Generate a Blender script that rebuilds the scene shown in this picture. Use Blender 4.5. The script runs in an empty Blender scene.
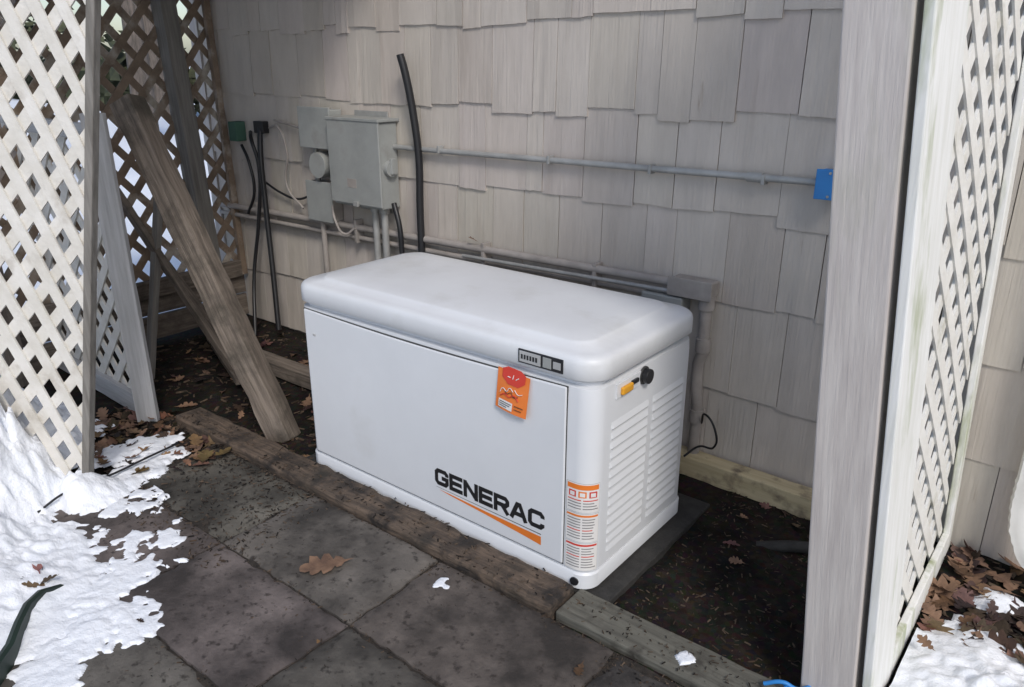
import bpy, bmesh, math, random
from mathutils import Vector, Matrix, noise
random.seed(7)
R=math.radians
S=bpy.context.scene
COL=S.collection

# ---------------------------------------------------------------- materials
def M(name,c1,c2=None,scale=6,rough=.7,bump=0.0,bscale=60,stretch=(1,1,1),metallic=0,ramp=(.35,.65),
      c3=None,scale3=2.0,ramp3=(.5,.7),stretch3=(1,1,1),bdist=.01,attr=None,bstretch=None,spec=.5,c4=None,scale4=20,ramp4=(.6,.7),stretch4=(1,1,1)):
    m=bpy.data.materials.new(name); m.use_nodes=True
    nt=m.node_tree; N=nt.nodes; L=nt.links
    b=N['Principled BSDF']; b.inputs['Roughness'].default_value=rough; b.inputs['Metallic'].default_value=metallic
    b.inputs['Specular IOR Level'].default_value=spec
    tc=N.new('ShaderNodeTexCoord')
    def nz(sc,st,det=5):
        mp=N.new('ShaderNodeMapping'); mp.inputs['Scale'].default_value=st
        L.new(tc.outputs['Object'],mp.inputs['Vector'])
        n=N.new('ShaderNodeTexNoise'); n.inputs['Scale'].default_value=sc; n.inputs['Detail'].default_value=det
        n.inputs['Roughness'].default_value=.62
        L.new(mp.outputs['Vector'],n.inputs['Vector']); return n
    if c2 is None: c2=tuple(x*.86 for x in c1)
    n=nz(scale,stretch)
    cr=N.new('ShaderNodeValToRGB')
    cr.color_ramp.elements[0].position=ramp[0]; cr.color_ramp.elements[0].color=(*c2,1)
    cr.color_ramp.elements[1].position=ramp[1]; cr.color_ramp.elements[1].color=(*c1,1)
    L.new(n.outputs['Fac'],cr.inputs['Fac'])
    out=cr.outputs['Color']
    def layer(out,c,sc,st,rp):
        n3=nz(sc,st)
        r3=N.new('ShaderNodeValToRGB'); r3.color_ramp.elements[0].position=rp[0]; r3.color_ramp.elements[1].position=rp[1]
        L.new(n3.outputs['Fac'],r3.inputs['Fac'])
        mx=N.new('ShaderNodeMix'); mx.data_type='RGBA'
        L.new(r3.outputs['Color'],mx.inputs['Factor']); L.new(out,mx.inputs[6]); mx.inputs[7].default_value=(*c,1)
        return mx.outputs[2]
    if c3 is not None: out=layer(out,c3,scale3,stretch3,ramp3)
    if c4 is not None: out=layer(out,c4,scale4,stretch4,ramp4)
    if attr:
        at=N.new('ShaderNodeAttribute'); at.attribute_name=attr
        mx=N.new('ShaderNodeMix'); mx.data_type='RGBA'; mx.blend_type='MULTIPLY'; mx.inputs['Factor'].default_value=1
        L.new(out,mx.inputs[6]); L.new(at.outputs['Color'],mx.inputs[7]); out=mx.outputs[2]
    L.new(out,b.inputs['Base Color'])
    if bump>0:
        nb=nz(bscale,bstretch or stretch,4)
        bp=N.new('ShaderNodeBump'); bp.inputs['Strength'].default_value=bump; bp.inputs['Distance'].default_value=bdist
        L.new(nb.outputs['Fac'],bp.inputs['Height']); L.new(bp.outputs['Normal'],b.inputs['Normal'])
    return m

m_shingle=M('shingle_paint',(.555,.505,.455),(.49,.445,.40),scale=3,stretch=(5,1,1.2),rough=.7,bump=.6,bscale=9,bstretch=(15,1,.4),
            c3=(.38,.325,.28),scale3=2.2,stretch3=(6,1,.5),ramp3=(.56,.88),attr='tint',bdist=.005,c4=(.22,.15,.09),scale4=3.1,stretch4=(9,1,.9),ramp4=(.68,.86))
m_wallback=M('wall_backing',(.12,.105,.095))
m_white=M('white_enclosure_paint',(.73,.745,.77),(.69,.705,.73),scale=3,rough=.38,bump=.06,bscale=350,bdist=.001,
          c3=(.58,.58,.57),scale3=3,ramp3=(.58,.95))
m_lid=M('lid_plastic',(.72,.735,.755),(.68,.69,.71),scale=3,rough=.42,bump=.12,bscale=400,bdist=.001,c3=(.56,.56,.55),scale3=5,ramp3=(.54,.9))
m_dark=M('dark_gasket',(.05,.05,.05),rough=.6)
m_black=M('black_plastic',(.015,.015,.017),rough=.4)
m_logo=M('logo_black',(.015,.015,.017),rough=.4)
m_orange=M('logo_orange',(.85,.22,.03),rough=.45)
m_latch=M('latch_amber',(.8,.38,.03),rough=.4)
m_tag=M('tag_orange',(.84,.22,.04),(.76,.19,.03),rough=.55)
m_red=M('label_red',(.66,.05,.03),rough=.5)
m_label=M('label_paper',(.82,.80,.78),rough=.5)
m_lgrey=M('label_print',(.25,.24,.24),rough=.5)
m_midgrey=M('louver_shadow_grey',(.45,.45,.45),rough=.6)
m_silver=M('badge_silver',(.55,.55,.54),rough=.35,metallic=.4)
m_wpost=M('weathered_white_wood',(.58,.54,.51),(.47,.43,.41),scale=5,stretch=(9,9,.8),rough=.8,bump=.4,bscale=14,bstretch=(10,10,.6),bdist=.004,
          c3=(.36,.36,.28),scale3=3,stretch3=(2,2,.6),ramp3=(.54,.82))
m_wframe=M('white_frame_wood',(.80,.80,.78),(.70,.70,.66),scale=5,stretch=(9,9,.8),rough=.75,bump=.3,bscale=14,bstretch=(10,10,.6),bdist=.004,
          c3=(.30,.34,.17),scale3=2.6,stretch3=(3,3,.7),ramp3=(.52,.70))
m_lat=M('lattice_paint_cream',(.74,.715,.67),(.62,.59,.53),scale=9,rough=.8,bump=.3,bscale=60,c3=(.36,.31,.25),scale3=6,ramp3=(.57,.78))
m_latR=M('lattice_paint_white',(.78,.77,.73),(.68,.66,.61),scale=9,rough=.8,bump=.3,bscale=60,c3=(.4,.38,.28),scale3=6,ramp3=(.58,.80))
m_latB=M('lattice_weathered_brown',(.27,.20,.145),(.17,.125,.09),scale=9,rough=.85,bump=.3,bscale=60,c3=(.5,.46,.4),scale3=5,ramp3=(.5,.7))
m_oldwood=M('old_grey_wood',(.23,.19,.155),(.10,.08,.065),scale=4,stretch=(14,14,.8),rough=.85,bump=.8,bscale=8,bstretch=(16,16,.7),bdist=.007,
            c3=(.055,.047,.036),scale3=6,ramp3=(.48,.68))
m_board=M('grey_board',(.50,.50,.51),(.36,.36,.36),scale=4,stretch=(12,12,.7),rough=.85,bump=.5,bscale=8,bstretch=(14,14,.6),bdist=.005)
m_boardd=M('dark_grey_board',(.24,.225,.205),(.14,.13,.115),scale=4,stretch=(12,12,.7),rough=.85,bump=.5,bscale=8,bstretch=(14,14,.6),bdist=.005)
m_timber=M('dark_edging_timber',(.15,.108,.078),(.06,.045,.034),scale=6,stretch=(12,12,.8),rough=.85,bump=.9,bscale=9,bstretch=(12,12,.9),bdist=.008,
           c3=(.025,.02,.017),scale3=9,ramp3=(.46,.62),c4=(.03,.026,.02),scale4=4,ramp4=(.52,.66))
m_timberg=M('grey_edging_plank',(.15,.145,.12),(.085,.08,.066),scale=5,stretch=(12,12,.8),rough=.8,bump=.6,bscale=9,bstretch=(14,14,.7),bdist=.005,
           c3=(.04,.034,.027),scale3=9,ramp3=(.5,.66))
m_newwood=M('treated_lumber',(.53,.45,.29),(.40,.33,.20),scale=4,stretch=(12,12,.8),rough=.8,bump=.4,bscale=9,bstretch=(14,14,.7),bdist=.004,
            c3=(.14,.11,.08),scale3=9,ramp3=(.52,.68))
m_greybox=M('grey_enclosure',(.34,.35,.34),(.27,.28,.27),scale=5,rough=.5,bump=.1,bscale=90,c3=(.18,.17,.15),scale3=5,ramp3=(.56,.82))
m_pipe=M('painted_conduit',(.38,.345,.32),(.27,.245,.225),scale=9,rough=.65,bump=.2,bscale=70)
m_emt=M('galvanised_conduit',(.42,.42,.41),(.32,.32,.31),scale=12,rough=.55,metallic=.3)
m_blue=M('blue_box_plastic',(.03,.24,.62),(.025,.19,.52),rough=.5)
m_green=M('dark_green_plastic',(.010,.028,.020),(.006,.016,.012),rough=.55)
m_paver=M('concrete_paver',(.175,.155,.135),(.080,.070,.061),scale=4.5,rough=.85,bump=.9,bscale=60,bdist=.004,
          c3=(.033,.029,.025),scale3=2.6,ramp3=(.43,.60),attr='tint',ramp=(.36,.64),c4=(.038,.032,.027),scale4=34,ramp4=(.55,.66))
m_joint=M('joint_soil',(.045,.036,.028),(.02,.016,.013),scale=40,rough=.95,bump=.6,bscale=150)
m_leaf=M('dead_leaf',(.26,.155,.095),(.115,.065,.042),scale=14,rough=.75,bump=.3,bscale=120,attr='tint')
m_debris=M('mulch_chip',(.13,.09,.06),(.033,.025,.018),scale=25,rough=.95,attr='tint')
m_snow=M('snow',(.86,.88,.92),(.80,.83,.88),scale=9,rough=.6,bump=.7,bscale=24,bdist=.015,spec=.3,c4=(.55,.56,.58),scale4=45,ramp4=(.68,.76))
m_bark=M('tree_bark',(.16,.13,.11),(.07,.06,.05),scale=5,stretch=(6,6,1),rough=.95,bump=.6,bscale=12)
m_shrub=M('shrub_leaf',(.09,.10,.05),(.04,.045,.025),scale=5,rough=.8)
m_wdown=M('downspout_white',(.80,.79,.76),(.72,.71,.67),scale=6,rough=.45)
m_pad=M('composite_pad',(.04,.038,.036),(.022,.021,.02),scale=20,rough=.85,bump=.4,bscale=80)

# ---------------------------------------------------------------- helpers
def empty(name):
    e=bpy.data.objects.new(name,None); COL.objects.link(e); e.empty_display_size=.1; return e
def mk(name,bm,mat,parent=None,smooth=False,bevel=0,seg=2,angle=40):
    me=bpy.data.meshes.new(name); bm.normal_update(); bm.to_mesh(me); bm.free()
    o=bpy.data.objects.new(name,me); COL.objects.link(o)
    for mm in (mat if isinstance(mat,(list,tuple)) else [mat]): me.materials.append(mm)
    if smooth:
        for p in me.polygons: p.use_smooth=True
        try: me.set_sharp_from_angle(angle=R(angle))
        except Exception: pass
    if bevel>0:
        md=o.modifiers.new('bev','BEVEL'); md.width=bevel; md.segments=seg; md.limit_method='ANGLE'
    if parent: o.parent=parent
    return o
def box(bm,x0,x1,y0,y1,z0,z1):
    vs=[bm.verts.new((x,y,z)) for z in (z0,z1) for y in (y0,y1) for x in (x0,x1)]
    for f in ((0,2,3,1),(4,5,7,6),(0,1,5,4),(2,6,7,3),(0,4,6,2),(1,3,7,5)): bm.faces.new([vs[i] for i in f])
    return vs
def boxo(name,x0,x1,y0,y1,z0,z1,mat,parent=None,bevel=.002):
    bm=bmesh.new(); box(bm,x0,x1,y0,y1,z0,z1); return mk(name,bm,mat,parent,bevel=bevel)
def beam(name,p0,p1,w,d,mat,parent=None,bevel=.004,roll=0,segs=10,jit=.0015,xref=None):
    """board from p0 to p1, local Z along the length so grain follows it"""
    p0=Vector(p0);p1=Vector(p1); z=(p1-p0); Ln=z.length; z.normalize()
    xr=Vector(xref) if xref else Vector((1,0,0))
    if abs(z.dot(xr))>.9: xr=Vector((0,1,0))
    x=(xr-z*xr.dot(z)).normalized(); y=z.cross(x)
    mt=Matrix((x,y,z)).transposed().to_4x4(); mt=Matrix.Translation(p0)@mt@Matrix.Rotation(R(roll),4,'Z')
    bm=bmesh.new(); rings=[]
    for i in range(segs+1):
        zz=Ln*i/segs
        rings.append([bm.verts.new((sx*w/2+random.uniform(-jit,jit),sy*d/2+random.uniform(-jit,jit),zz)) for sx,sy in((-1,-1),(1,-1),(1,1),(-1,1))])
    for a,b in zip(rings,rings[1:]):
        for i in range(4): bm.faces.new((a[i],a[(i+1)%4],b[(i+1)%4],b[i]))
    bm.faces.new(rings[0][::-1]); bm.faces.new(rings[-1])
    o=mk(name,bm,mat,None,bevel=bevel); o.matrix_world=mt
    if parent: o.parent=parent
    return o
def tube(name,pts,r,mat,parent=None,res=6,smooth_curve=False):
    cu=bpy.data.curves.new(name,'CURVE'); cu.dimensions='3D'; cu.bevel_depth=r; cu.bevel_resolution=res; cu.use_fill_caps=True
    if smooth_curve:
        sp=cu.splines.new('BEZIER'); sp.bezier_points.add(len(pts)-1)
        for b,p in zip(sp.bezier_points,pts): b.co=p; b.handle_left_type=b.handle_right_type='AUTO'
    else:
        sp=cu.splines.new('POLY'); sp.points.add(len(pts)-1)
        for b,p in zip(sp.points,pts): b.co=(*p,1)
    cu.materials.append(mat)
    o=bpy.data.objects.new(name,cu); COL.objects.link(o)
    if parent:o.parent=parent
    return o
def cylo(name,c,axis,r,h,mat,parent=None,seg=32,bevel=.001):
    bm=bmesh.new(); bmesh.ops.create_cone(bm,segments=seg,radius1=r,radius2=r,depth=h,cap_ends=True)
    q=Vector((0,0,1)).rotation_difference(Vector(axis)); bmesh.ops.transform(bm,matrix=Matrix.Translation(c)@q.to_matrix().to_4x4(),verts=bm.verts)
    return mk(name,bm,mat,parent,smooth=True,bevel=bevel)
def tint_layer(bm): return bm.loops.layers.color.new('tint')
def setc(fs,lay,c):
    for f in fs:
        for l in f.loops: l[lay]=(*c,1)

# ---------------------------------------------------------------- shingled house wall
WY=.92
house=empty('house_wall')
boxo('sheathing',-3.12,4.0,WY,WY+.14,-.3,3.6,m_wallback,house,0)
bm=bmesh.new(); lay=tint_layer(bm)
zc=[-.01+.31*i for i in range(0,12)]
for ci,zb in enumerate(zc):
    x=-3.12+random.uniform(-.08,0)
    while x<4.0:
        w=random.choice([.09,.12,.15,.17,.19,.22])+random.uniform(-.012,.012)
        xa=max(x,-3.12); xb=min(x+w,4.0)
        j=random.choice([0,.004,random.uniform(-.025,.025),-.02,.014,-.008])
        if ci==0: j=0
        th=random.uniform(.010,.015); zt=zb+.31+.035
        g=random.uniform(.0004,.0020); tl=random.uniform(-.003,.003)
        nx=4
        cols=[]
        for k in range(nx+1):
            xx=xa+g+(xb-xa-2*g)*k/nx
            bow=random.uniform(-.0014,.0014)
            zj=zb+j+tl*(k/nx-.5)*2+random.uniform(-.0015,.0015)
            cols.append((bm.verts.new((xx,WY+.001,zj)),bm.verts.new((xx,WY-th+bow,zj)),bm.verts.new((xx,WY-.002-th*.15,zt))))
        fs=[]
        for a,b in zip(cols,cols[1:]):
            fs.append(bm.faces.new((a[0],b[0],b[1],a[1])))
            fs.append(bm.faces.new((a[1],b[1],b[2],a[2])))
        e=bm.verts.new((cols[0][0].co.x,WY+.001,zt)); fs.append(bm.faces.new((cols[0][0],cols[0][1],cols[0][2],e)))
        e=bm.verts.new((cols[-1][0].co.x,WY+.001,zt)); fs.append(bm.faces.new((cols[-1][0],e,cols[-1][2],cols[-1][1])))
        v=random.uniform(.955,1.03); setc(fs,lay,(v,v*random.uniform(.99,1.005),v*random.uniform(.985,1.005)))
        x+=w
mk('shingles',bm,m_shingle,house)
boxo('corner_board',-3.2,-3.122,WY-.02,WY+.14,-.2,3.6,m_wpost,house,.003)

# ---------------------------------------------------------------- generator
gen=empty('standby_generator')
GX0,GX1,GY0,GY1=-1.205,.015,0.0,.568
def rr(x0,x1,y0,y1,r,z,n=10):
    pts=[]
    for cx,cy,a0 in((x1-r,y0+r,-90),(x1-r,y1-r,0),(x0+r,y1-r,90),(x0+r,y0+r,180)):
        for i in range(n+1):
            a=R(a0+90*i/n); pts.append((cx+r*math.cos(a),cy+r*math.sin(a),z))
    return pts
def loft(name,rings,mat,parent,capb=True,capt=True,angle=35):
    bm=bmesh.new(); vr=[[bm.verts.new(p) for p in rg] for rg in rings]
    n=len(vr[0])
    for a,b in zip(vr,vr[1:]):
        for i in range(n): bm.faces.new((a[i],a[(i+1)%n],b[(i+1)%n],b[i]))
    if capb: bm.faces.new(vr[0][::-1])
    if capt: bm.faces.new(vr[-1])
    return mk(name,bm,mat,parent,smooth=True,angle=angle)
def ring(i,z,r,iy=None):
    iy=i if iy is None else iy
    return rr(GX0+i,GX1-i,GY0+iy,GY1-iy,r,z)
loft('base_skirt',[ring(.004,.0,.05),ring(-.004,.008,.055),ring(-.004,.052,.055),ring(.0,.058,.055)],m_white,gen)
loft('body',[ring(.004,.055,.055),ring(.004,.061,.055),ring(.0,.063,.055),ring(.001,.58,.055),ring(.003,.612,.055),ring(.018,.616,.045),ring(.018,.655,.045)],m_white,gen)
loft('lid',[ring(.012,.634,.07),ring(-.004,.634,.075),ring(-.008,.638,.08),ring(-.008,.678,.08),ring(-.006,.688,.08),ring(-.002,.694,.078),
            ring(.004,.698,.076),ring(.014,.7015,.072),ring(.060,.710,.06,.045),ring(.064,.7145,.06,.048),ring(.072,.7175,.055,.056),ring(.15,.7215,.05,.11),
            ring(.3,.7255,.05,.17),ring(.5,.7275,.02,.25)],m_lid,gen,angle=50)
boxo('pad',-1.26,.075,-.004,.66,-.06,-.002,m_pad,gen,.004)
def front_slab(name,x0,x1,z0,z1,proud,mat,curve=0,bev=.003):
    bm=bmesh.new(); n=24
    poly=[(x0,z0),(x1,z0)]+[(x1+(x0-x1)*i/n, z1-curve*math.sin(math.pi*i/n)) for i in range(n+1)]
    fr=[bm.verts.new((x,GY0-proud,z)) for x,z in poly]; bk=[bm.verts.new((x,GY0+.002,z)) for x,z in poly]
    bm.faces.new(fr)
    k=len(poly)
    for i in range(k): bm.faces.new((fr[i],bk[i],bk[(i+1)%k],fr[(i+1)%k]))
    return mk(name,bm,mat,gen,bevel=bev)
front_slab('door_gasket',-1.163,-.069,.066,.611,.0012,m_dark,.008,0)
front_slab('door',-1.1605,-.0715,.0685,.609,.005,m_white,.010,.004)
bm=bmesh.new()
def louver(bm,y0,y1,z,h=.022,p=.0055):
    x=GX1-.001
    a=[bm.verts.new(c) for c in((x,y0,z+h),(x,y1,z+h),(x+p,y1-.006,z+.003),(x+p,y0+.006,z+.003),(x,y0,z),(x,y1,z))]
    bm.faces.new((a[0],a[3],a[2],a[1])); bm.faces.new((a[3],a[4],a[5],a[2])); bm.faces.new((a[0],a[4],a[3])); bm.faces.new((a[1],a[2],a[5]))
for i in range(14):
    z=.095+i*.0295
    louver(bm,.085,.285,z); louver(bm,.31,.50,z)
mk('louvers',bm,m_white,gen,bevel=.0012)
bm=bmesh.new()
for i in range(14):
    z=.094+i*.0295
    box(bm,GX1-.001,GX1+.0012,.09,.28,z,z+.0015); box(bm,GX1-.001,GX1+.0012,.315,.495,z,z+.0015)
mk('louver_shade_lines',bm,m_midgrey,gen)  # grey strips paint a shade line under each louver
boxo('latch_pocket',GX1-.001,GX1+.0025,.10,.225,.562,.605,m_white,gen,.001)
boxo('latch',GX1+.002,GX1+.013,.118,.172,.570,.592,m_latch,gen,.004)
boxo('latch_tongue',GX1+.002,GX1+.010,.172,.205,.582,.594,m_black,gen,.002)
cylo('lock_cap',(GX1+.010,.245,.586),(1,0,0),.021,.022,m_black,gen)
cylo('lock_ring',(GX1+.002,.245,.586),(1,0,0),.026,.005,m_dark,gen)
def perim(s):
    """s=0 at x=-.065 on the front, increasing to the right and round the corner"""
    r=.055; xs=GX1-r; L0=xs+.065
    if s<L0: return Vector((-.065+s,GY0,0)),Vector((0,-1,0))
    a=(s-L0)/r
    return Vector((xs+r*math.sin(a),GY0+r-r*math.cos(a),0)),Vector((math.sin(a),-math.cos(a),0))
def patch(name,s0,s1,z0,z1,off,mat):
    bm=bmesh.new(); n=10; pr=None
    for i in range(n+1):
        p,nn=perim(s0+(s1-s0)*i/n); p=p+nn*off
        c=(bm.verts.new((p.x,p.y,z0)),bm.verts.new((p.x,p.y,z1)))
        if pr: bm.faces.new((pr[0],c[0],c[1],pr[1]))
        pr=c
    return mk(name,bm,mat,gen,smooth=True)
zt=.340
for k in range(3):
    z1=zt-k*.093; z0=z1-.088
    patch('label_border',.001,.098,z0-.001,z1+.001,.0010,m_midgrey)
    patch('warning_label',.002,.097,z0,z1,.0014,m_label)
    if k==0: patch('label_header',.004,.094,z1-.018,z1-.003,.0018,m_orange)
    else: patch('label_header',.004,.094,z1-.009,z1-.003,.0018,m_orange if k==1 else m_red)
    if k==0:
        for q in range(3):
            patch('label_pictogram',.009+q*.029,.031+q*.029,z1-.042,z1-.023,.0018,m_red if q!=1 else m_orange)
            patch('label_pictogram_white',.013+q*.029,.027+q*.029,z1-.039,z1-.027,.0021,m_label)
        rows=range(4); zz0=z1-.049
    else: rows=range(8); zz0=z1-.015
    for q in rows:
        for (a,b) in((.006,.046),(.051,random.uniform(.078,.093))):
            patch('label_text',a,b,zz0-q*.0086-.0030,zz0-q*.0086,.0018,m_lgrey if (q+k)%5 else m_red)
# logo, letters drawn as mitred strokes
def ribbon(bm,pts,w,map_,dep):
    n=len(pts); P=[Vector(p) for p in pts]; Lf=[];Rt=[]
    for i in range(n):
        d0=(P[i]-P[i-1]).normalized() if i>0 else (P[1]-P[0]).normalized()
        d1=(P[i+1]-P[i]).normalized() if i<n-1 else d0
        n0=Vector((-d0.y,d0.x)); n1=Vector((-d1.y,d1.x)); m=(n0+n1).normalized(); k=w/2/max(.4,m.dot(n0))
        Lf.append(bm.verts.new(map_(P[i]+m*k,dep))); Rt.append(bm.verts.new(map_(P[i]-m*k,dep)))
    for i in range(n-1): bm.faces.new((Lf[i],Rt[i],Rt[i+1],Lf[i+1]))
Wl,Hl,sw_=.0445,.044,.0142
e_=.16
GL={'G':[[(1,.70),(1,.84),(.84,1),(.16,1),(0,.84),(0,.16),(.16,0),(.84,0),(1,.16),(1,.47),(.5,.47)]],
 'E':[[(1.08,1),(0,1),(0,0),(1.08,0)],[(.1,.5),(1.0,.5)]],
 'N':[[(0,-e_),(0,1+e_)],[(.0,1.04),(1,-.04)],[(1,-e_),(1,1+e_)]],
 'R':[[(0,-e_),(0,1),(.84,1),(1,.84),(1,.62),(.84,.46),(.1,.46)],[(.55,.44),(1.06,-e_)]],
 'A':[[(-.10,-e_),(.40,1.0),(.60,1.0),(1.10,-e_)],[(.15,.26),(.85,.26)]],
 'C':[[(1,.70),(1,.84),(.84,1),(.16,1),(0,.84),(0,.16),(.16,0),(.84,0),(1,.16),(1,.30)]]}
bm=bmesh.new(); cx=-.553; dd=0
for chh in 'GENERAC':
    for st in GL[chh]:
        dd+=1
        y_=GY0-.0056-.00012*(dd%4)
        ribbon(bm,[(a*Wl,b*Hl) for a,b in st],sw_,lambda p,dep,cx=cx,y_=y_:(cx+p.x,y_,.157+p.y),0)
    cx+=Wl+.0172+(.002 if chh in 'RA' else 0)-(.003 if chh=='E' else 0)
bmesh.ops.recalc_face_normals(bm,faces=bm.faces)
mk('logo_text',bm,m_logo,gen)
yy=GY0-.0056
def poly(name,P,mat):
    bm=bmesh.new(); bm.faces.new([bm.verts.new((x,yy,z)) for x,z in P]); return mk(name,bm,mat,gen)
poly('logo_swoosh',[(-.545,.134),(-.50,.129),(-.35,.118),(-.2,.105),(-.145,.099),(-.145,.127),(-.2,.1275),(-.35,.129),(-.5,.1335)],m_orange)
poly('logo_line',[(-.555,.1405),(-.145,.1335),(-.145,.136),(-.555,.1415)],m_logo)
lidy=GY0-.008
boxo('badge_bezel',-.225,-.080,lidy-.0035,lidy+.001,.645,.684,m_black,gen,.0015)
boxo('badge_plate',-.220,-.150,lidy-.005,lidy-.003,.649,.680,m_silver,gen,.001)
boxo('badge_window',-.143,-.116,lidy-.005,lidy-.003,.650,.679,m_greybox,gen,.001)
boxo('badge_mark',-.110,-.086,lidy-.005,lidy-.003,.654,.674,m_silver,gen,.001)
bm=bmesh.new()
for q in range(6): box(bm,-.214+q*.0095,-.208+q*.0095,lidy-.0056,lidy-.0048,.658,.671)
mk('badge_letters',bm,m_black,gen)
# orange hang tag
ty=GY0-.010
bm=bmesh.new()
nx=8;g=[]
def tagp(u,v,o=0): return (-.302+.110*u+.008*v,ty-o-.008*math.sin(u*2.6)*(1-v)-.005*(1-v),.497+.118*v-.010*u)
for i in range(nx+1):
    for j in range(nx+1): g.append(bm.verts.new(tagp(i/nx,j/nx)))
for i in range(nx):
    for j in range(nx):
        a=i*(nx+1)+j; bm.faces.new((g[a],g[a+nx+1],g[a+nx+2],g[a+1]))
o=mk('hang_tag',bm,m_tag,gen,smooth=True)
def tagpoly(name,uv,mat,o):
    bm=bmesh.new(); bm.faces.new([bm.verts.new(tagp(u,v,o)) for u,v in uv]); return mk(name,bm,mat,gen)
tagpoly('tag_stop_sign',[(.36,.68),(.68,.68),(.88,.82),(.88,1.02),(.72,1.10),(.32,1.10),(.16,1.02),(.16,.82)],m_red,.0022)
tagpoly('tag_printed_label',[(.12,.06),(.58,.06),(.58,.26),(.12,.26)],m_label,.0026)
def tl(name,uv,r,mat,o=.003): tube(name,[tagp(u,v,o) for u,v in uv],r,mat,gen,2,True)
tl('tag_mark',[(.34,.86),(.42,.86)],.0012,m_label)
tl('tag_mark',[(.50,.84),(.52,.94)],.0012,m_label)
tl('tag_mark',[(.60,.85),(.68,.91)],.0012,m_label)
tl('tag_hand_drawing',[(.14,.42),(.22,.54),(.36,.50),(.44,.60),(.56,.54)],.0010,m_label)
tl('tag_hand_drawing',[(.60,.60),(.72,.52),(.84,.56)],.0010,m_label)
tl('tag_hand_drawing',[(.16,.34),(.3,.42),(.45,.38),(.60,.46),(.74,.36)],.0014,m_red)
tl('tag_hand_drawing',[(.30,.50),(.36,.44),(.5,.50),(.58,.42),(.72,.46)],.0009,m_black)
tl('tag_line',[(.15,.21),(.54,.21)],.0008,m_black,.0032)
tl('tag_line',[(.15,.16),(.50,.16)],.0008,m_black,.0032)
tl('tag_line',[(.15,.11),(.40,.11)],.0008,m_black,.0032)
tl('tag_line',[(.64,.22),(.90,.22)],.0009,m_black)
tl('tag_line',[(.64,.14),(.86,.14)],.0009,m_black)
cylo('drain_plug',(GX1-.055+.055*math.sin(R(12)),GY0+.055-.060*math.cos(R(12)),.030),(math.sin(R(12)),-math.cos(R(12)),0),.013,.006,m_black,gen)
boxo('door_latch_mark',-1.12,-1.105,GY0-.0065,GY0-.004,.52,.527,m_midgrey,gen,.0005)

# ---------------------------------------------------------------- electrical
db=empty('disconnect_box')
boxo('enclosure',-1.955,-1.625,.795,.905,.775,1.150,m_greybox,db,.006)
boxo('cover',-1.962,-1.618,.786,.797,.785,1.156,m_greybox,db,.004)
boxo('rain_hood',-1.966,-1.614,.782,.915,1.152,1.166,m_greybox,db,.003)
boxo('mounting_plate',-1.90,-1.68,.903,.912,.74,1.19,m_emt,db,.002)
cylo('switch_hub',(-1.613,.845,.955),(1,0,0),.035,.024,m_greybox,db)
boxo('switch_handle',-1.606,-1.592,.832,.858,.93,1.0,m_greybox,db,.004)
boxo('cover_label',-1.84,-1.78,.7845,.7862,.86,.90,m_pipe,db,.0003)
boxo('padlock_hasp',-1.80,-1.77,.775,.788,.778,.80,m_emt,db,.002)
for k,x in enumerate((-1.735,-1.675)):
    tube('conduit_drop',[(x,.85,.78),(x,.85,-.05)],.016,m_emt,db)
    cylo('conduit_hub',(x,.85,.765),(0,0,1),.023,.03,m_emt,db)
tube('whip_conduit',[(-1.62,.86,.80),(-1.58,.85,.70),(-1.56,.84,.55),(-1.5,.80,.40)],.012,m_black,db,4,True)

mb=empty('meter_box')
boxo('upper_enclosure',-2.21,-1.99,.83,.905,1.02,1.19,m_greybox,mb,.005)
boxo('upper_lid',-2.216,-1.984,.822,.832,1.012,1.2,m_greybox,mb,.003)
cylo('meter_drum',(-2.09,.86,.935),(0,-1,0),.06,.09,m_greybox,mb)
boxo('lower_enclosure',-2.21,-2.03,.84,.905,.665,.85,m_pipe,mb,.005)
boxo('lower_lid',-2.216,-2.024,.833,.842,.66,.855,m_greybox,mb,.003)
tube('link_conduit',[(-2.16,.87,1.03),(-2.16,.87,.84)],.013,m_emt,mb)
tube('drop_conduit',[(-2.15,.87,.67),(-2.15,.87,.3),(-2.15,.87,-.05)],.014,m_pipe,mb)
tube('loop_cable',[(-2.03,.84,.75),(-1.99,.82,.68),(-1.96,.84,.62),(-1.90,.86,.65)],.006,m_pipe,mb,4,True)
tube('small_cable',[(-2.22,.88,1.08),(-2.35,.89,1.10),(-2.5,.89,1.12)],.006,m_pipe,mb,4,True)
tube('small_cable',[(-2.22,.88,.78),(-2.35,.88,.74),(-2.5,.88,.76),(-2.62,.88,.80)],.006,m_black,mb,4,True)

cb=empty('wall_cables')
tube('cable_a',[(-2.62,.89,1.10),(-2.60,.86,1.0),(-2.58,.84,.7),(-2.52,.80,.35),(-2.45,.75,.05)],.014,m_black,cb,4,True)
tube('cable_b',[(-2.72,.89,1.05),(-2.66,.85,1.02),(-2.62,.85,.9),(-2.66,.84,.6),(-2.70,.8,.3),(-2.6,.7,.0)],.010,m_black,cb,4,True)
tube('cable_c',[(-2.8,.88,.98),(-2.72,.86,.9),(-2.7,.86,.75),(-2.78,.86,.62)],.008,m_black,cb,4,True)
tube('cable_d',[(-2.55,.89,1.08),(-2.45,.87,1.09),(-2.38,.86,.98),(-2.42,.87,.8),(-2.3,.87,.7)],.006,m_pipe,cb,4,True)
boxo('green_box',-2.86,-2.79,.85,.91,1.0,1.10,M('green_paint',(.05,.12,.085)),cb,.004)
boxo('splice_box',-2.66,-2.58,.87,.91,1.05,1.11,m_black,cb,.004)

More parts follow.
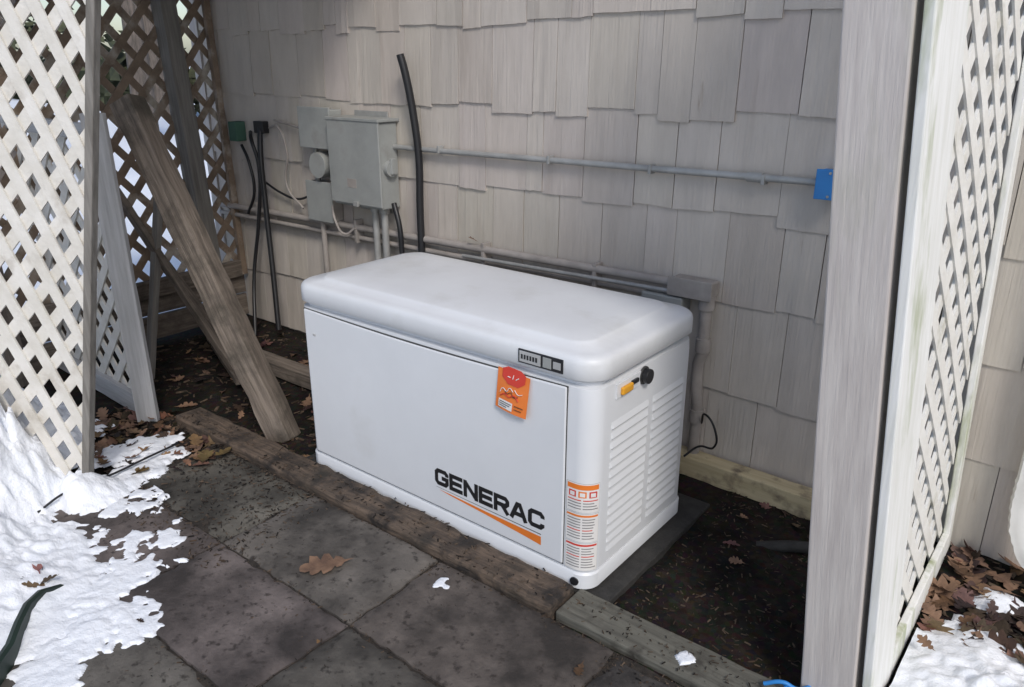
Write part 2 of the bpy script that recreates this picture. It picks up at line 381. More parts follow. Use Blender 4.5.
ch=empty('horizontal_conduit')
tube('tube',[(-1.63,.885,1.045),(-1.3,.888,1.045),(.23,.886,1.057)],.0115,m_emt,ch)
for x in(-1.35,-.78,-.35,.05): boxo('strap',x-.006,x+.006,.872,.907,1.035,1.066,m_emt,ch,.002)
cylo('coupling',(.02,.886,1.055),(1,0,0),.0155,.05,m_emt,ch)
bb=empty('blue_junction_box')
boxo('body',.225,.300,.848,.905,1.018,1.098,m_blue,bb,.004)
boxo('cover',.221,.304,.842,.850,1.014,1.102,m_blue,bb,.002)
for z in(1.024,1.092): cylo('screw',(.262,.841,z),(0,-1,0),.004,.003,m_emt,bb,12,0)

fx=empty('black_flexible_conduit')
tube('tube',[(-1.515,.84,1.425),(-1.50,.845,1.37),(-1.475,.86,1.2),(-1.46,.87,1.0),(-1.465,.87,.8),(-1.455,.86,.6),(-1.44,.84,.4),(-1.42,.8,.1)],.0165,m_black,fx,5,True)

pp=empty('painted_pipe_run')
tube('upper_pipe',[(-3.08,.875,.640),(-2.2,.878,.648),(-.20,.872,.672)],.016,m_pipe,pp)
tube('lower_pipe',[(-3.08,.880,.592),(-2.2,.882,.598),(-.25,.880,.618)],.012,m_pipe,pp)
tube('side_pipe',[(-1.2,.85,.625),(-.17,.845,.648)],.008,m_emt,pp)
for x in(-2.7,-1.9,-1.1,-.55): boxo('pipe_strap',x-.009,x+.009,.860,.907,.578,.690,m_pipe,pp,.003)
boxo('elbow_box',-.225,-.070,.835,.905,.642,.700,m_pipe,pp,.008)
boxo('elbow_cover',-.230,-.065,.829,.836,.638,.704,m_pipe,pp,.002)
boxo('lower_box',-.33,-.17,.83,.905,.575,.632,m_greybox,pp,.006)
cylo('hub',(-.095,.868,.625),(0,0,1),.028,.05,m_pipe,pp)
tube('drop',[(-.095,.868,.62),(-.095,.868,.44),(-.105,.866,.40),(-.105,.866,.30),(-.095,.866,.24),(-.095,.866,-.05)],.021,m_pipe,pp)
cylo('drop_coupling',(-.095,.868,.47),(0,0,1),.026,.05,m_pipe,pp)
cylo('drop_coupling_low',(-.095,.866,.20),(0,0,1),.026,.05,m_pipe,pp)
tube('loop_wire',[(-.07,.86,.18),(-.04,.82,.235),(.0,.81,.20),(.0,.82,.12),(-.06,.83,.10),(-.10,.80,.06)],.004,m_black,pp,4,True)

# ---------------------------------------------------------------- lattice
def lattice_mesh(name,parent,fn0,W,H,sp,sw,th,mat,asp=1.0):
    """fn(u,v,n)->world point; slats clipped to a WxH rectangle; asp<1 gives tall diamonds"""
    fn=lambda u,v,n: fn0(u*asp,v,n)
    W=W/asp
    bm=bmesh.new(); step=sp*math.sqrt(2); hw=sw/2/math.sqrt(2)
    for d in(1,-1):
        k=-int(H/step)-2
        while k*step<W+H+step:
            u0=k*step+step*.3; k+=1
            if d==1: s0=max(0,-u0); s1=min(H,W-u0)
            else: s0=max(0,u0-W); s1=min(H,u0)
            if s1-s0<.01: continue
            n0=(0 if d==1 else th*1.06); n1=n0+th
            j=random.uniform(-.003,.003); j2=random.uniform(-.003,.003)
            def P(s,side,n):
                u=u0+j+(j2-j)*s+d*s; v=s
                return fn(min(max(u+side*hw*1,-.005),W+.005),v-side*d*hw,n)
            c=[]
            segs=max(1,int((s1-s0)/.25))
            for i in range(segs+1):
                s=s0+(s1-s0)*i/segs
                c.append([bm.verts.new(P(s,-1,n0)),bm.verts.new(P(s,1,n0)),bm.verts.new(P(s,1,n1)),bm.verts.new(P(s,-1,n1))])
            for a,b in zip(c,c[1:]):
                for i in range(4): bm.faces.new((a[i],a[(i+1)%4],b[(i+1)%4],b[i]))
            bm.faces.new(c[0][::-1]); bm.faces.new(c[-1])
    bmesh.ops.recalc_face_normals(bm,faces=bm.faces)
    return mk(name,bm,mat,parent)
def leanx(y): return .078-.04*max(0,min(1,y/.9))
def fR(u,v,n):
    y=.19+u; z=.04+v
    return Vector((.722+n-leanx(y)*z,y,z))
lr=empty('lattice_screen')
lattice_mesh('slats',lr,fR,.67,2.35,.094,.042,.006,m_latR,.95)
def rb(name,ya,yb,za,zb,xo,th,mat):
    bm=bmesh.new(); n=8; rs=[]
    for i in range(n+1):
        z=za+(zb-za)*i/n
        rs.append([bm.verts.new((xo+dx-leanx(y)*z,y,z)) for dx,y in((0,ya),(th,ya),(th,yb),(0,yb))])
    for a,b in zip(rs,rs[1:]):
        for i in range(4): bm.faces.new((a[i],a[(i+1)%4],b[(i+1)%4],b[i]))
    bm.faces.new(rs[0][::-1]); bm.faces.new(rs[-1]); bmesh.ops.recalc_face_normals(bm,faces=bm.faces)
    return mk(name,bm,mat,lr,bevel=.003)
rb('front_stile',.014,.220,-.02,2.42,.7345,.020,m_wframe)
rb('back_stile',.845,.900,-.02,2.42,.737,.018,m_wframe)
rb('bottom_rail',.2205,.8445,-.01,.065,.737,.018,m_wframe)
rb('top_rail',.2205,.8445,2.33,2.40,.737,.018,m_wframe)
po=beam('support_post',(.670,.055,-.12),(.670-.077*2.6,.055,2.5),.118,.085,m_wpost,None,.004,xref=(1,0,0))
# left foreground panel, leaning
la=empty('leaning_lattice_panel')
ca=R(210); ub=Vector((math.cos(ca),math.sin(ca),0)); lean=R(12.3)
uu=(ub*math.cos(lean)+Vector((0,0,1))*math.sin(lean)*1).normalized(); vv=(-ub*math.sin(lean)+Vector((0,0,1))*math.cos(lean)).normalized()
nn=uu.cross(vv); O=Vector((-1.655,-.622,-.01))
def fL(u,v,n): return O+uu*u+vv*v+nn*n
lattice_mesh('slats',la,fL,1.25,2.1,.106,.050,.007,m_lat,.66)
def pb(name,u0,u1,v0,v1,n0,n1,mat,parent,f):
    p=[f(u,v,n) for n in(n0,n1) for u,v in((u0,v0),(u1,v0),(u1,v1),(u0,v1))]
    bm=bmesh.new(); vs=[bm.verts.new(q) for q in p]
    for q in((0,1,2,3),(7,6,5,4),(0,4,5,1),(1,5,6,2),(2,6,7,3),(3,7,4,0)): bm.faces.new([vs[i] for i in q])
    bmesh.ops.recalc_face_normals(bm,faces=bm.faces); return mk(name,bm,mat,parent,bevel=.003)
pb('edge_trim',-.020,.006,-.01,2.12,-.010,.022,m_boardd,la,fL)
pb('far_trim',1.245,1.285,-.01,2.12,-.012,.026,m_oldwood,la,fL)
pb('top_trim',.0065,1.2445,2.085,2.12,-.012,.026,m_oldwood,la,fL)
lf=empty('low_lattice_fence')
def fF(u,v,n): return Vector((-2.09-u,-.150+u*.03-n,.04+v))
lattice_mesh('slats',lf,fF,.95,1.12,.098,.044,.007,m_lat)
beam('post_board',(-2.075,-.175,-.05),(-2.09,-.175,1.22),.085,.03,m_board,lf,.003,xref=(.75,.66,0))
beam('bottom_rail',(-2.12,-.172,.03),(-3.04,-.145,.03),.09,.03,m_board,lf,.003,xref=(0,0,1))
beam('top_rail',(-2.12,-.172,1.15),(-3.04,-.145,1.15),.06,.03,m_board,lf,.003,xref=(0,0,1))
ls=empty('side_lattice_fence')
def fS(u,v,n): return Vector((-2.96-n-.04*v,-.35+u,.30+v))
lattice_mesh('slats',ls,fS,1.26,1.78,.112,.042,.007,m_latB,.85)
beam('fence_post',(-2.925,.700,-.1),(-2.985,.635,2.1),.10,.085,m_boardd,ls,.004,xref=(1,0,0))
beam('fence_post_near',(-2.925,-.36,-.1),(-2.99,-.38,2.1),.09,.085,m_oldwood,ls,.004,xref=(1,0,0))
beam('bottom_rail',(-2.94,-.30,.27),(-2.94,.88,.29),.035,.09,m_oldwood,ls,.003,xref=(1,0,0))
for k in range(2): beam('skirt_board',(-2.97,-.34,.06+k*.135),(-2.97,.90,.065+k*.135),.025,.125,m_oldwood,ls,.003,xref=(1,0,0))
beam('end_stile',(-2.935,.885,.25),(-3.0,.885,2.1),.03,.035,m_latB,ls,.003)
# out-of-frame deck, added above the left corner to keep it dark
dk=empty('added_shade_deck')
for k in range(12):
    x=-3.1+k*.142; boxo('shade_deck_board',x,x+.136,-.55,.895,2.14,2.165,m_boardd,dk,.003)
for y in(-.5,.15,.82): boxo('shade_deck_joist',-3.1,-1.40,y,y+.04,2.0,2.138,m_boardd,dk,.003)

beam('leaning_timber_post',(-1.49,.09,-.04),(-2.205,.015,1.255),.098,.098,m_oldwood,None,.006,roll=28,segs=20,jit=.0035)
beam('wooden_stake',(-2.14,.31,-.02),(-2.88,.21,.83),.05,.03,m_oldwood,None,.003,segs=10,jit=.002)
beam('wooden_stake',(-2.35,.45,-.02),(-2.86,.30,.60),.04,.03,m_oldwood,None,.003)
beam('wooden_stake',(-2.5,.05,-.02),(-2.70,.35,.85),.045,.03,m_boardd,None,.003)
beam('scrap_board',(-2.75,.55,.0),(-2.05,.28,.015),.09,.03,m_oldwood,None,.003,xref=(0,1,0))
beam('pad_frame_timber',(-2.25,.47,.02),(-1.27,.47,.03),.08,.07,m_oldwood,None,.004,xref=(0,1,0))

beam('edging_timber',(-1.93,-.072,-.028),(-.02,-.072,-.028),.120,.105,m_timber,None,.008,xref=(0,1,0),segs=46,jit=.0045)
beam('edging_plank',(-.012,-.055,-.012),(.604,-.050,-.017),.125,.040,m_timberg,None,.004,xref=(0,1,0),segs=14,jit=.0015)
beam('wall_timber',(-.55,.852,.01),(.70,.845,.0),.075,.095,m_newwood,None,.004,xref=(0,1,0),segs=14,jit=.001)

# ---------------------------------------------------------------- ground
def gz(x,y):
    n=noise.noise(Vector((x*2.3,y*2.3,0)))*.012+noise.noise(Vector((x*11,y*11,3)))*.008+noise.noise(Vector((x*35,y*35,7)))*.004
    z=-.024+n
    if x>.74: z+=.015
    if y<-.13 and x>-1.62 and x<3.2: z=-.07
    if x<-3.1 or y<-3.2 or x>3.3 or y>1.2:
        d=max(-3.1-x,-3.2-y,x-3.3,y-1.2,0)
        z+=min(d*.03,.25)+noise.noise(Vector((x*.15,y*.15,1)))*min(d*.08,.9)
    return z
def axis(a,b,st,far):
    l=[a+i*st for i in range(int((b-a)/st)+1)]
    s=st; v=a; left=[]
    while v>-far: s*=1.25; v-=s; left.append(v)
    s=st; v=l[-1]; right=[]
    while v<far: s*=1.25; v+=s; right.append(v)
    return left[::-1]+l+right
xs=axis(-3.6,1.8,.025,220); ys=axis(-1.3,.96,.025,220)
bm=bmesh.new()
lay=bm.verts.layers.float_color.new('snowmask')
vg=[[bm.verts.new((x,y,gz(x,y))) for y in ys] for x in xs]
for i,x in enumerate(xs):
    for j,y in enumerate(ys):
        d=max(-3.25-x,-3.2-y,x-2.2,y-1.3)
        if x<-2.1 and y<-.35: d=max(d,.25)
        if x<-1.7 and y<-.45: d=max(d,.0)
        s=max(0,min(1,.35+d*1.5))
        if d<-.25: s=0
        vg[i][j][lay]=(s,s,s,1)
for i in range(len(xs)-1):
    for j in range(len(ys)-1): bm.faces.new((vg[i][j],vg[i+1][j],vg[i+1][j+1],vg[i][j+1]))
mg=bpy.data.materials.new('soil_and_snow'); mg.use_nodes=True
nt=mg.node_tree;N=nt.nodes;L=nt.links;b=N['Principled BSDF']
tc=N.new('ShaderNodeTexCoord')
n1=N.new('ShaderNodeTexNoise'); n1.inputs['Scale'].default_value=9; n1.inputs['Detail'].default_value=8; n1.inputs['Roughness'].default_value=.7
n2=N.new('ShaderNodeTexNoise'); n2.inputs['Scale'].default_value=1.7; n2.inputs['Detail'].default_value=6; n2.inputs['Roughness'].default_value=.6
vo=N.new('ShaderNodeTexVoronoi'); vo.inputs['Scale'].default_value=60
for q in(n1,n2,vo): L.new(tc.outputs['Object'],q.inputs['Vector'])
cr=N.new('ShaderNodeValToRGB'); e=cr.color_ramp.elements; e[0].position=.38; e[0].color=(.009,.008,.007,1); e[1].position=.75; e[1].color=(.045,.034,.025,1)
L.new(n1.outputs['Fac'],cr.inputs['Fac'])
mv=N.new('ShaderNodeMix'); mv.data_type='RGBA'; mv.blend_type='MULTIPLY'; mv.inputs['Factor'].default_value=.6
L.new(cr.outputs['Color'],mv.inputs[6]); L.new(vo.outputs['Color'],mv.inputs[7])
at=N.new('ShaderNodeAttribute'); at.attribute_name='snowmask'
ad=N.new('ShaderNodeMath'); ad.operation='ADD'; L.new(at.outputs['Fac'],ad.inputs[0]); L.new(n2.outputs['Fac'],ad.inputs[1])
sr=N.new('ShaderNodeMapRange'); sr.inputs['From Min'].default_value=.93; sr.inputs['From Max'].default_value=1.02
L.new(ad.outputs[0],sr.inputs['Value'])
mm=N.new('ShaderNodeMix'); mm.data_type='RGBA'; L.new(sr.outputs['Result'],mm.inputs['Factor']); L.new(mv.outputs[2],mm.inputs[6]); mm.inputs[7].default_value=(.84,.87,.92,1)
L.new(mm.outputs[2],b.inputs['Base Color']); b.inputs['Roughness'].default_value=.95; b.inputs['Specular IOR Level'].default_value=.2
bp=N.new('ShaderNodeBump'); bp.inputs['Strength'].default_value=.9; bp.inputs['Distance'].default_value=.012
L.new(n1.outputs['Fac'],bp.inputs['Height']); L.new(bp.outputs['Normal'],b.inputs['Normal'])
mk('ground',bm,mg,None,smooth=True,angle=80)

pv=empty('paved_patio')
bm=bmesh.new(); lay=tint_layer(bm)
xj=[-1.62,-1.02,-.42,.19,.80,1.40,2.0,2.6,3.2]; yj=[-.136,-.49,-.83,-1.43,-2.03,-2.63,-3.23]
for a in range(len(xj)-1):
    for c in range(len(yj)-1):
        g=.003; x0=xj[a]+g;x1=xj[a+1]-g;y1=yj[c]-g;y0=yj[c+1]+g
        zt=random.uniform(-.006,.003); tx=random.uniform(-.006,.006); ty_=random.uniform(-.006,.006)
        nx=max(4,int((x1-x0)/.02)); ny=max(4,int((y1-y0)/.02)); G=[]
        for i in range(nx+1):
            row=[]
            for j in range(ny+1):
                x=x0+(x1-x0)*i/nx; y=y0+(y1-y0)*j/ny
                ed=min(i,nx-i,j,ny-j)
                z=zt+tx*(i/nx-.5)+ty_*(j/ny-.5)+noise.noise(Vector((x*14,y*14,a*3+c)))*.002
                if ed<=1:
                    k=noise.noise(Vector((x*25,y*25,5)))*.006
                    z-=(.005+abs(k)) if ed==0 else max(0,k)*.6
                    if ed==0:
                        x+=k*(1 if i in(0,nx) else 0); y+=k*(1 if j in(0,ny) else 0)
                row.append(bm.verts.new((x,y,z)))
            G.append(row)
        v=random.uniform(.88,1.12); cc=(v*random.uniform(.98,1.03),v,v*random.uniform(.97,1.03)); fs=[]
        for i in range(nx):
            for j in range(ny): fs.append(bm.faces.new((G[i][j],G[i+1][j],G[i+1][j+1],G[i][j+1])))
        per=[G[i][0] for i in range(nx+1)]+[G[nx][j] for j in range(1,ny+1)]+[G[i][ny] for i in range(nx-1,-1,-1)]+[G[0][j] for j in range(ny-1,0,-1)]
        lo=[bm.verts.new((p.co.x,p.co.y,-.06)) for p in per]
        for i in range(len(per)):
            k=(i+1)%len(per); fs.append(bm.faces.new((per[i],lo[i],lo[k],per[k])))
        setc(fs,lay,cc)
mk('slabs',bm,m_paver,pv,smooth=True,angle=50)
bm=bmesh.new()
xx=[-1.64+i*.03 for i in range(int(4.86/.03))]; yy_=[-3.25+j*.03 for j in range(int(3.12/.03)+1)]
G=[[bm.verts.new((x,y,-.010+noise.noise(Vector((x*9,y*9,2)))*.008)) for y in yy_] for x in xx]
for i in range(len(xx)-1):
    for j in range(len(yy_)-1): bm.faces.new((G[i][j],G[i+1][j],G[i+1][j+1],G[i][j+1]))
mk('joint_fill',bm,m_joint,pv,smooth=True)

# ---------------------------------------------------------------- snow patches
def snow(name,x0,x1,y0,y1,blobs,res=.009,base=0.0,nz=.6,seed=0,fr=5,fine=.18,bias=0,thin=.006):
    nx=int((x1-x0)/res); ny=int((y1-y0)/res); H=[]
    bm=bmesh.new(); V={}
    for i in range(nx+1):
        row=[]
        for j in range(ny+1):
            x=x0+i*res;y=y0+j*res
            f=-9
            for (cx,cy,r,A) in blobs:
                d=math.hypot(x-cx,y-cy)/r
                f=max(f,(1-d*d))
            h=-1
            if f>-1.5:
                n=noise.fractal(Vector((x*fr+seed,y*fr,seed)),1,2,5)*nz+noise.noise(Vector((x*38,y*38,seed)))*fine
                m=f+n+bias
                if m>0:
                    A=0
                    for (cx,cy,r,a) in blobs:
                        d=math.hypot(x-cx,y-cy)/r; A+=a*math.exp(-d*d*1.8)
                    e=min(1,m/.35); e=1-(1-e)**2
                    h=(thin*e+A*min(1,m*.9))+noise.noise(Vector((x*18,y*18,9)))*.010*e*min(1,A*20)+noise.noise(Vector((x*6,y*6,4)))*.025*e*min(1,A*8)
            row.append(h)
        H.append(row)
    def gv(i,j):
        k=(i,j)
        if k not in V:
            h=H[i][j]; V[k]=bm.verts.new((x0+i*res,y0+j*res,base+(h if h>0 else -.006)))
        return V[k]
    for i in range(nx):
        for j in range(ny):
            if max(H[i][j],H[i+1][j],H[i+1][j+1],H[i][j+1])>0:
                bm.faces.new((gv(i,j),gv(i+1,j),gv(i+1,j+1),gv(i,j+1)))
    return mk(name,bm,m_snow,None,smooth=True,angle=180)
snow('snow_bank',-2.75,-.80,-1.75,-.2,[(-2.05,-.98,.46,.52),(-1.80,-.84,.24,.18),(-2.3,-.75,.42,.20),(-1.45,-1.10,.36,.10),(-1.75,-1.4,.45,.25),(-1.22,-.98,.20,.012),
     (-1.60,-.62,.11,.02),(-1.12,-1.10,.20,.012)],nz=.45,seed=3.3,fine=.3)
snow('snow_bank',-2.0,-1.35,-.6,-.15,[(-1.76,-.36,.16,.012),(-1.66,-.46,.10,.01),(-1.58,-.52,.06,.006)],res=.006,nz=.9,seed=5.2,fr=9,fine=.5,bias=-.05)
snow('snow_patch',-1.3,-.5,-1.25,-.55,[(-1.03,-.84,.17,.005),(-.93,-.93,.13,.004),(-1.08,-1.0,.2,.006),(-.86,-.86,.08,.001),(-.90,-1.05,.12,.002)],res=.0045,nz=1.3,seed=9.1,base=.0005,fr=9,fine=.8,bias=-.2,thin=.004)
snow('snow_patch',-.45,-.2,-.40,-.14,[(-.335,-.22,.03,.003)],res=.004,nz=1.2,seed=4.1,base=.0005,fr=18,fine=1.0,bias=-.35,thin=.002)
snow('snow_patch',-1.55,-.95,-.75,-.45,[(-1.20,-.62,.10,.001),(-1.42,-.55,.12,.003)],res=.0045,nz=1.7,seed=1.7,base=.0005,fr=16,fine=.9,bias=-.55,thin=.003)
snow('snow_patch',.25,.45,-.15,-.02,[(.345,-.06,.032,.001)],res=.004,nz=1.2,seed=2.9,base=.0085,fr=24,fine=1.2,bias=-.4,thin=.002)
snow('snow_bank',.765,1.7,-.4,.85,[(.96,.26,.27,.04),(.86,.10,.17,.03),(1.2,.2,.34,.06),(.92,.68,.06,.015),(1.04,.60,.05,.01),(1.3,.45,.12,.03)],res=.007,nz=.5,seed=6.6,base=-.002,fine=.35)

# ---------------------------------------------------------------- leaves
OAK=[(0,-.62),(.03,-.42),(.12,-.36),(.15,-.26),(.07,-.20),(.22,-.12),(.27,0),(.20,.03),(.08,.02),(.22,.14),(.26,.26),(.16,.27),(.08,.22),(.13,.38),(.07,.48),(0,.5)]
OAK=OAK+[(-x,y) for x,y in OAK[-2:0:-1]]
MY=(-.4,-.15,.1,.3)
def leaf(bm,lay,p,s,tilt=.35,v=None,ang=None,curl=None):
    a=random.uniform(0,6.28) if ang is None else ang
    mt=Matrix.Translation(p)@Matrix.Rotation(a,4,'Z')@Matrix.Rotation(random.gauss(0,tilt),4,'X')@Matrix.Rotation(random.gauss(0,tilt),4,'Y')
    cu=random.uniform(.2,1.6) if curl is None else curl; cv=random.uniform(-.7,.7); wd=random.uniform(.8,1.3); sk_=random.uniform(-.3,.3)
    def W(x,y): return mt@Vector(((x*wd+sk_*y*y)*s,y*s,(cu*x*x+cv*y*y)*s))
    mid=[bm.verts.new(W(0,y)) for y in MY]
    vs=[bm.verts.new(W(x*random.uniform(.8,1.2),y+random.uniform(-.02,.02))) for x,y in OAK]
    def nm(y): return mid[min(range(4),key=lambda q:abs(MY[q]-y))]
    fs=[]; n=len(vs)
    for i in range(n):
        k=(i+1)%n; a1=nm(OAK[i][1]); a2=nm(OAK[k][1])
        try:
            if a1 is a2: fs.append(bm.faces.new((vs[i],vs[k],a1)))
            else: fs.append(bm.faces.new((vs[i],vs[k],a2,a1)))
        except Exception: pass
    v=v or random.uniform(.35,1.35); setc(fs,lay,(v,v*random.uniform(.85,1.08),v*random.uniform(.8,1.15)))
def scatter(name,regs,mats=m_leaf):
    bm=bmesh.new(); lay=tint_layer(bm)
    for (x0,x1,y0,y1,z,n,s0,s1,tilt) in regs:
        for _ in range(n):
            x=random.uniform(x0,x1);y=random.uniform(y0,y1)
            zz=(z if z is not None else gz(x,y))
            leaf(bm,lay,Vector((x,y,zz+random.uniform(.004,.02))),random.uniform(s0,s1),tilt)
    mk(name,bm,mats,None)
scatter('fallen_leaves',[(.77,1.25,.44,.90,None,120,.06,.12,.35),(.80,1.3,.1,.45,.03,6,.05,.08,.3),
    (-2.3,-1.6,-.45,-.12,None,90,.05,.10,.3),(-1.9,-1.50,-.5,-.15,.0,30,.05,.09,.3),(-1.9,-1.2,.0,.5,None,24,.04,.08,.3),
    (-2.8,-2.0,-.1,.85,None,40,.05,.1,.3),(.15,.7,.05,.8,None,6,.03,.06,.3),(-2.2,-1.7,-1.05,-.8,.43,3,.04,.07,.3),
    (-1.6,.4,-1.0,-.14,.0,8,.015,.035,.25),(-1.24,-1.16,-.97,-.90,.03,4,.05,.08,.4),(.0,.6,.66,.80,None,6,.03,.06,.3)])
bm=bmesh.new(); lay=tint_layer(bm); leaf(bm,lay,Vector((-.657,-.379,.012)),.145,.04,1.9,2.5,.4); leaf(bm,lay,Vector((.16,-.26,.01)),.05,.12); leaf(bm,lay,Vector((-1.50,-.19,.015)),.1,.15)
mk('oak_leaf',bm,m_leaf)
bm=bmesh.new(); lay=tint_layer(bm); leaf(bm,lay,Vector((-1.15,.862,.70)),.05,.5); mk('stray_leaf',bm,m_leaf)
bm=bmesh.new(); lay=tint_layer(bm)
def chips(x0,x1,y0,y1,z,n,s0,s1,pale=False):
    for _ in range(n):
        x=random.uniform(x0,x1);y=random.uniform(y0,y1)
        s=random.uniform(s0,s1)
        zz=(gz(x,y) if z is None else z)
        a=random.uniform(0,3.14); mt=Matrix.Translation((x,y,zz+s*.15))@Matrix.Rotation(a,4,'Z')@Matrix.Rotation(random.gauss(0,.3),4,'X')
        l=s*random.uniform(.6,2.2); w=s*random.uniform(.2,.5); h=s*random.uniform(.1,.3)
        vs=[bm.verts.new(mt@Vector((sx*l/2*random.uniform(.6,1),sy*w/2*random.uniform(.6,1),sz*h/2))) for sz in(-1,1) for sy in(-1,1) for sx in(-1,1)]
        fs=[bm.faces.new([vs[i] for i in f]) for f in((0,2,3,1),(4,5,7,6),(0,1,5,4),(2,6,7,3),(0,4,6,2),(1,3,7,5))]
        v=random.choice([.3,.5,.8,1.2,1.9]); setc(fs,lay,(v,v*.95,v*.9))
chips(.08,.72,.03,.82,None,1000,.004,.013)
chips(-2.9,-1.28,.0,.88,None,900,.008,.03)
chips(-2.2,-1.62,-.6,-.1,None,600,.008,.03)
chips(.76,1.3,.0,.9,None,500,.008,.03)
chips(-1.6,.6,-.21,-.135,-.001,800,.003,.010)
chips(-1.6,.6,-1.3,-.2,.0005,1600,.0015,.006)
chips(-1.6,-.9,-.6,-.14,.0005,900,.003,.012)
for xq in xj[:5]: chips(xq-.014,xq+.014,-1.4,-.14,-.006,160,.003,.009)
for yq in yj[1:4]: chips(-1.6,.9,yq-.014,yq+.014,-.006,300,.003,.009)
chips(-1.9,-.02,-.13,-.01,.026,420,.003,.012)
chips(.0,.6,-.11,.0,.009,160,.003,.009)
mk('mulch_debris',bm,m_debris)
tube('buried_drain_pipe',[(.28,.56,-.03),(.40,.60,.0),(.55,.64,.005),(.70,.66,-.01)],.018,m_pad,None,5,True)

tube('ground_wire',[(-1.60,-.79,.02),(-1.61,-.70,.045),(-1.64,-.52,.030),(-1.66,-.40,.030),(-1.695,-.25,.022)],.004,m_black,None,3,True)
ge=empty('green_garden_edging')
bm=bmesh.new(); pth=[(-1.14,-.90),(-1.13,-.95),(-1.09,-1.0),(-1.03,-1.045),(-.96,-1.09),(-.90,-1.15),(-.86,-1.25),(-.84,-1.4)]
rs=[]
for i,(x,y) in enumerate(pth):
    z=.012+.035*min(1,i/2+.3)
    rs.append([bm.verts.new(q) for q in((x,y,-.01),(x,y,z),(x-.007,y-.007,z+.004),(x-.016,y-.014,z),(x-.016,y-.014,-.01))])
for a,b2 in zip(rs,rs[1:]):
    for i in range(4): bm.faces.new((a[i],b2[i],b2[i+1],a[i+1]))
bm.faces.new(rs[0]); mk('strip',bm,m_green,ge,smooth=True)
tube('blue_rope',[(.53,-.03,.02),(.57,-.02,.04),(.60,-.01,.03),(.64,.02,.035),(.61,-.045,.03),(.57,-.01,.03)],.005,m_blue,None,4,True)

# downspout
ds=empty('downspout')
bm=bmesh.new(); path=[(.915,.862,2.8),(.915,.862,.30),(.915,.858,.22),(.925,.845,.15),(.955,.82,.095),(1.01,.80,.06),(1.1,.78,.04)]
fp=[]
for (p,q) in zip(path,path[1:]):
    P0=Vector(p);Q0=Vector(q); n=max(1,int((Q0-P0).length/.012)) if p[2]<.5 else 2
    for i in range(n): fp.append(P0.lerp(Q0,i/n))
fp.append(Vector(path[-1])); rs=[]
for i,p in enumerate(fp):
    t=(fp[min(i+1,len(fp)-1)]-fp[max(i-1,0)]).normalized(); a=Vector((0,1,0))
    x=t.cross(a).normalized(); y=x.cross(t)
    k=1+(.07 if (i%2 and p.z<.34) else 0)
    rg=[]
    for c in range(24):
        an=2*math.pi*c/24; w=.034*k*(1+.06*math.cos(an*8)); 
        rg.append(bm.verts.new(p+x*w*math.copysign(abs(math.cos(an))**.6,math.cos(an))+y*w*.75*math.copysign(abs(math.sin(an))**.6,math.sin(an))))
    rs.append(rg)
for a,b2 in zip(rs,rs[1:]):
    for i in range(24): bm.faces.new((a[i],a[(i+1)%24],b2[(i+1)%24],b2[i]))
bmesh.ops.recalc_face_normals(bm,faces=bm.faces); mk('pipe',bm,m_wdown,ds,smooth=True,angle=50)
boxo('strap',.87,.96,.828,.905,1.5,1.53,m_wdown,ds,.002)

# ---------------------------------------------------------------- background yard
def tree(name,x,y,h,r,seed):
    random.seed(seed); e=empty(name); bm=bmesh.new()
    def limb(p,d,L,r,dep):
        n=5; rs=[]
        for i in range(n+1):
            t=i/n; q=p+d*L*t+Vector((noise.noise(p+Vector((t*2,0,seed))),noise.noise(p+Vector((0,t*2,seed))),0))*L*.08*t
            rr_=r*(1-.55*t); a=d.orthogonal().normalized(); b_=d.cross(a)
            rs.append(([bm.verts.new(q+(a*math.cos(k*1.047)+b_*math.sin(k*1.047))*rr_) for k in range(6)],q))
        for (A,_),(B,_) in zip(rs,rs[1:]):
            for k in range(6): bm.faces.new((A[k],A[(k+1)%6],B[(k+1)%6],B[k]))
        if dep>0:
            for _ in range(4 if dep>1 else 5):
                t=random.uniform(.45,1); i=int(t*n)
                nd=(d+Vector((random.uniform(-1,1),random.uniform(-1,1),random.uniform(-.1,.7)))*.8).normalized()
                limb(rs[i][1],nd,L*random.uniform(.4,.65),r*.42,dep-1)
    limb(Vector((x,y,-.2)),Vector((0,0,1)),h*.55,r,3)
    mk('trunk_and_limbs',bm,m_bark,e,smooth=True,angle=180)
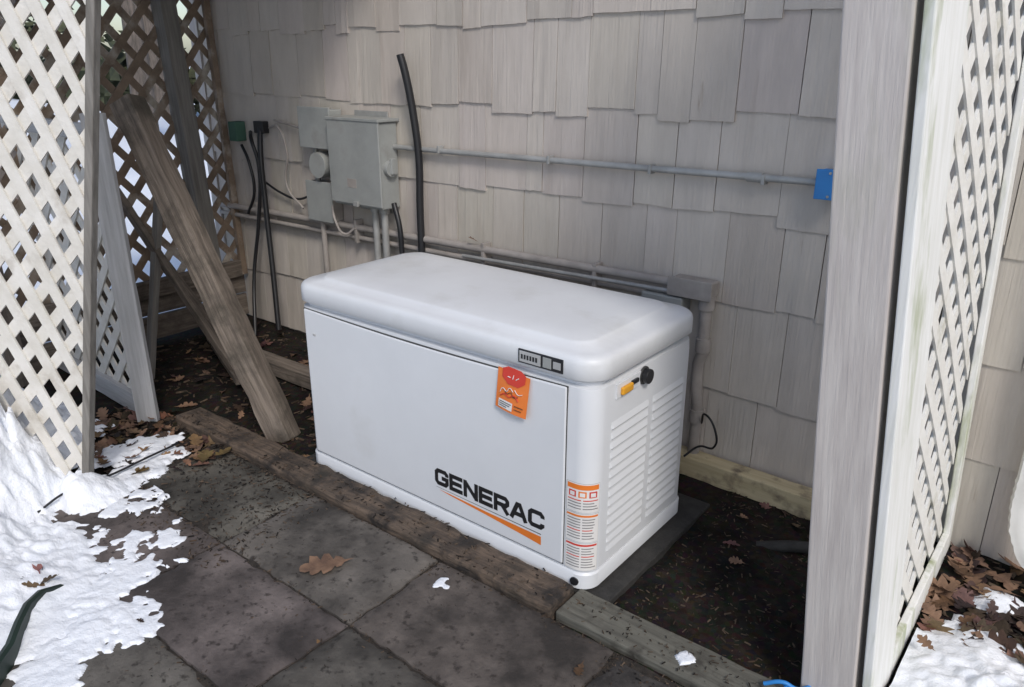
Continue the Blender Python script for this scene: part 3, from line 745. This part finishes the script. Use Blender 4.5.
for i,(x,y,h,r) in enumerate([(-8,1.5,7,.16),(-11,4.5,9,.2),(-13,.2,9,.22),(-10,-2.5,8,.15),(-17,3,10,.25),(-16,7.5,10,.22)]): tree('bare_tree',x,y,h,r,i+1)
random.seed(55)
bm=bmesh.new()
for c in range(26):
    cx=-19+random.uniform(-2,2); cy=-12+c*1.1; rr0=random.uniform(1.0,1.9)
    for _ in range(160):
        v=Vector((random.gauss(0,1),random.gauss(0,1),random.gauss(0,1))).normalized()*rr0*random.uniform(.5,1)
        p=Vector((cx,cy,.8))+v; s=random.uniform(.1,.25)
        a=v.orthogonal().normalized()*s; b_=v.cross(a).normalized()*s
        bm.faces.new([bm.verts.new(p+a),bm.verts.new(p+b_+v*.08),bm.verts.new(p-a),bm.verts.new(p-b_)])
mk('hedge_row',bm,m_shrub)

# ---------------------------------------------------------------- light, sky, camera
w=bpy.data.worlds.new('World'); S.world=w; w.use_nodes=True
bg=w.node_tree.nodes['Background']; sk=w.node_tree.nodes.new('ShaderNodeTexSky'); sk.sky_type='NISHITA'; sk.sun_disc=False
ts=Vector((.72,-.52,.84)).normalized()
sk.sun_elevation=math.asin(ts.z); sk.sun_rotation=math.atan2(ts.x,ts.y); sk.air_density=1.0; sk.dust_density=1.6; sk.ozone_density=1.0
w.node_tree.links.new(sk.outputs[0],bg.inputs[0]); bg.inputs[1].default_value=.15
sl=bpy.data.lights.new('sun','SUN'); sl.energy=1.85; sl.angle=R(14); sl.color=(1,.96,.90)
so=bpy.data.objects.new('sun',sl); COL.objects.link(so); so.rotation_euler=ts.to_track_quat('Z','Y').to_euler(); so.location=(2,-3,6)
S.view_settings.view_transform='Standard'; S.view_settings.look='None'; S.view_settings.exposure=0
cd=bpy.data.cameras.new('camera'); cam=bpy.data.objects.new('camera',cd); COL.objects.link(cam)
cam.location=(.961,-1.523,1.40); cam.rotation_euler=(R(90-20.1),0,R(38.6)); cd.sensor_width=36; cd.lens=27.14; cd.clip_end=1000; cd.clip_start=.02
S.camera=cam
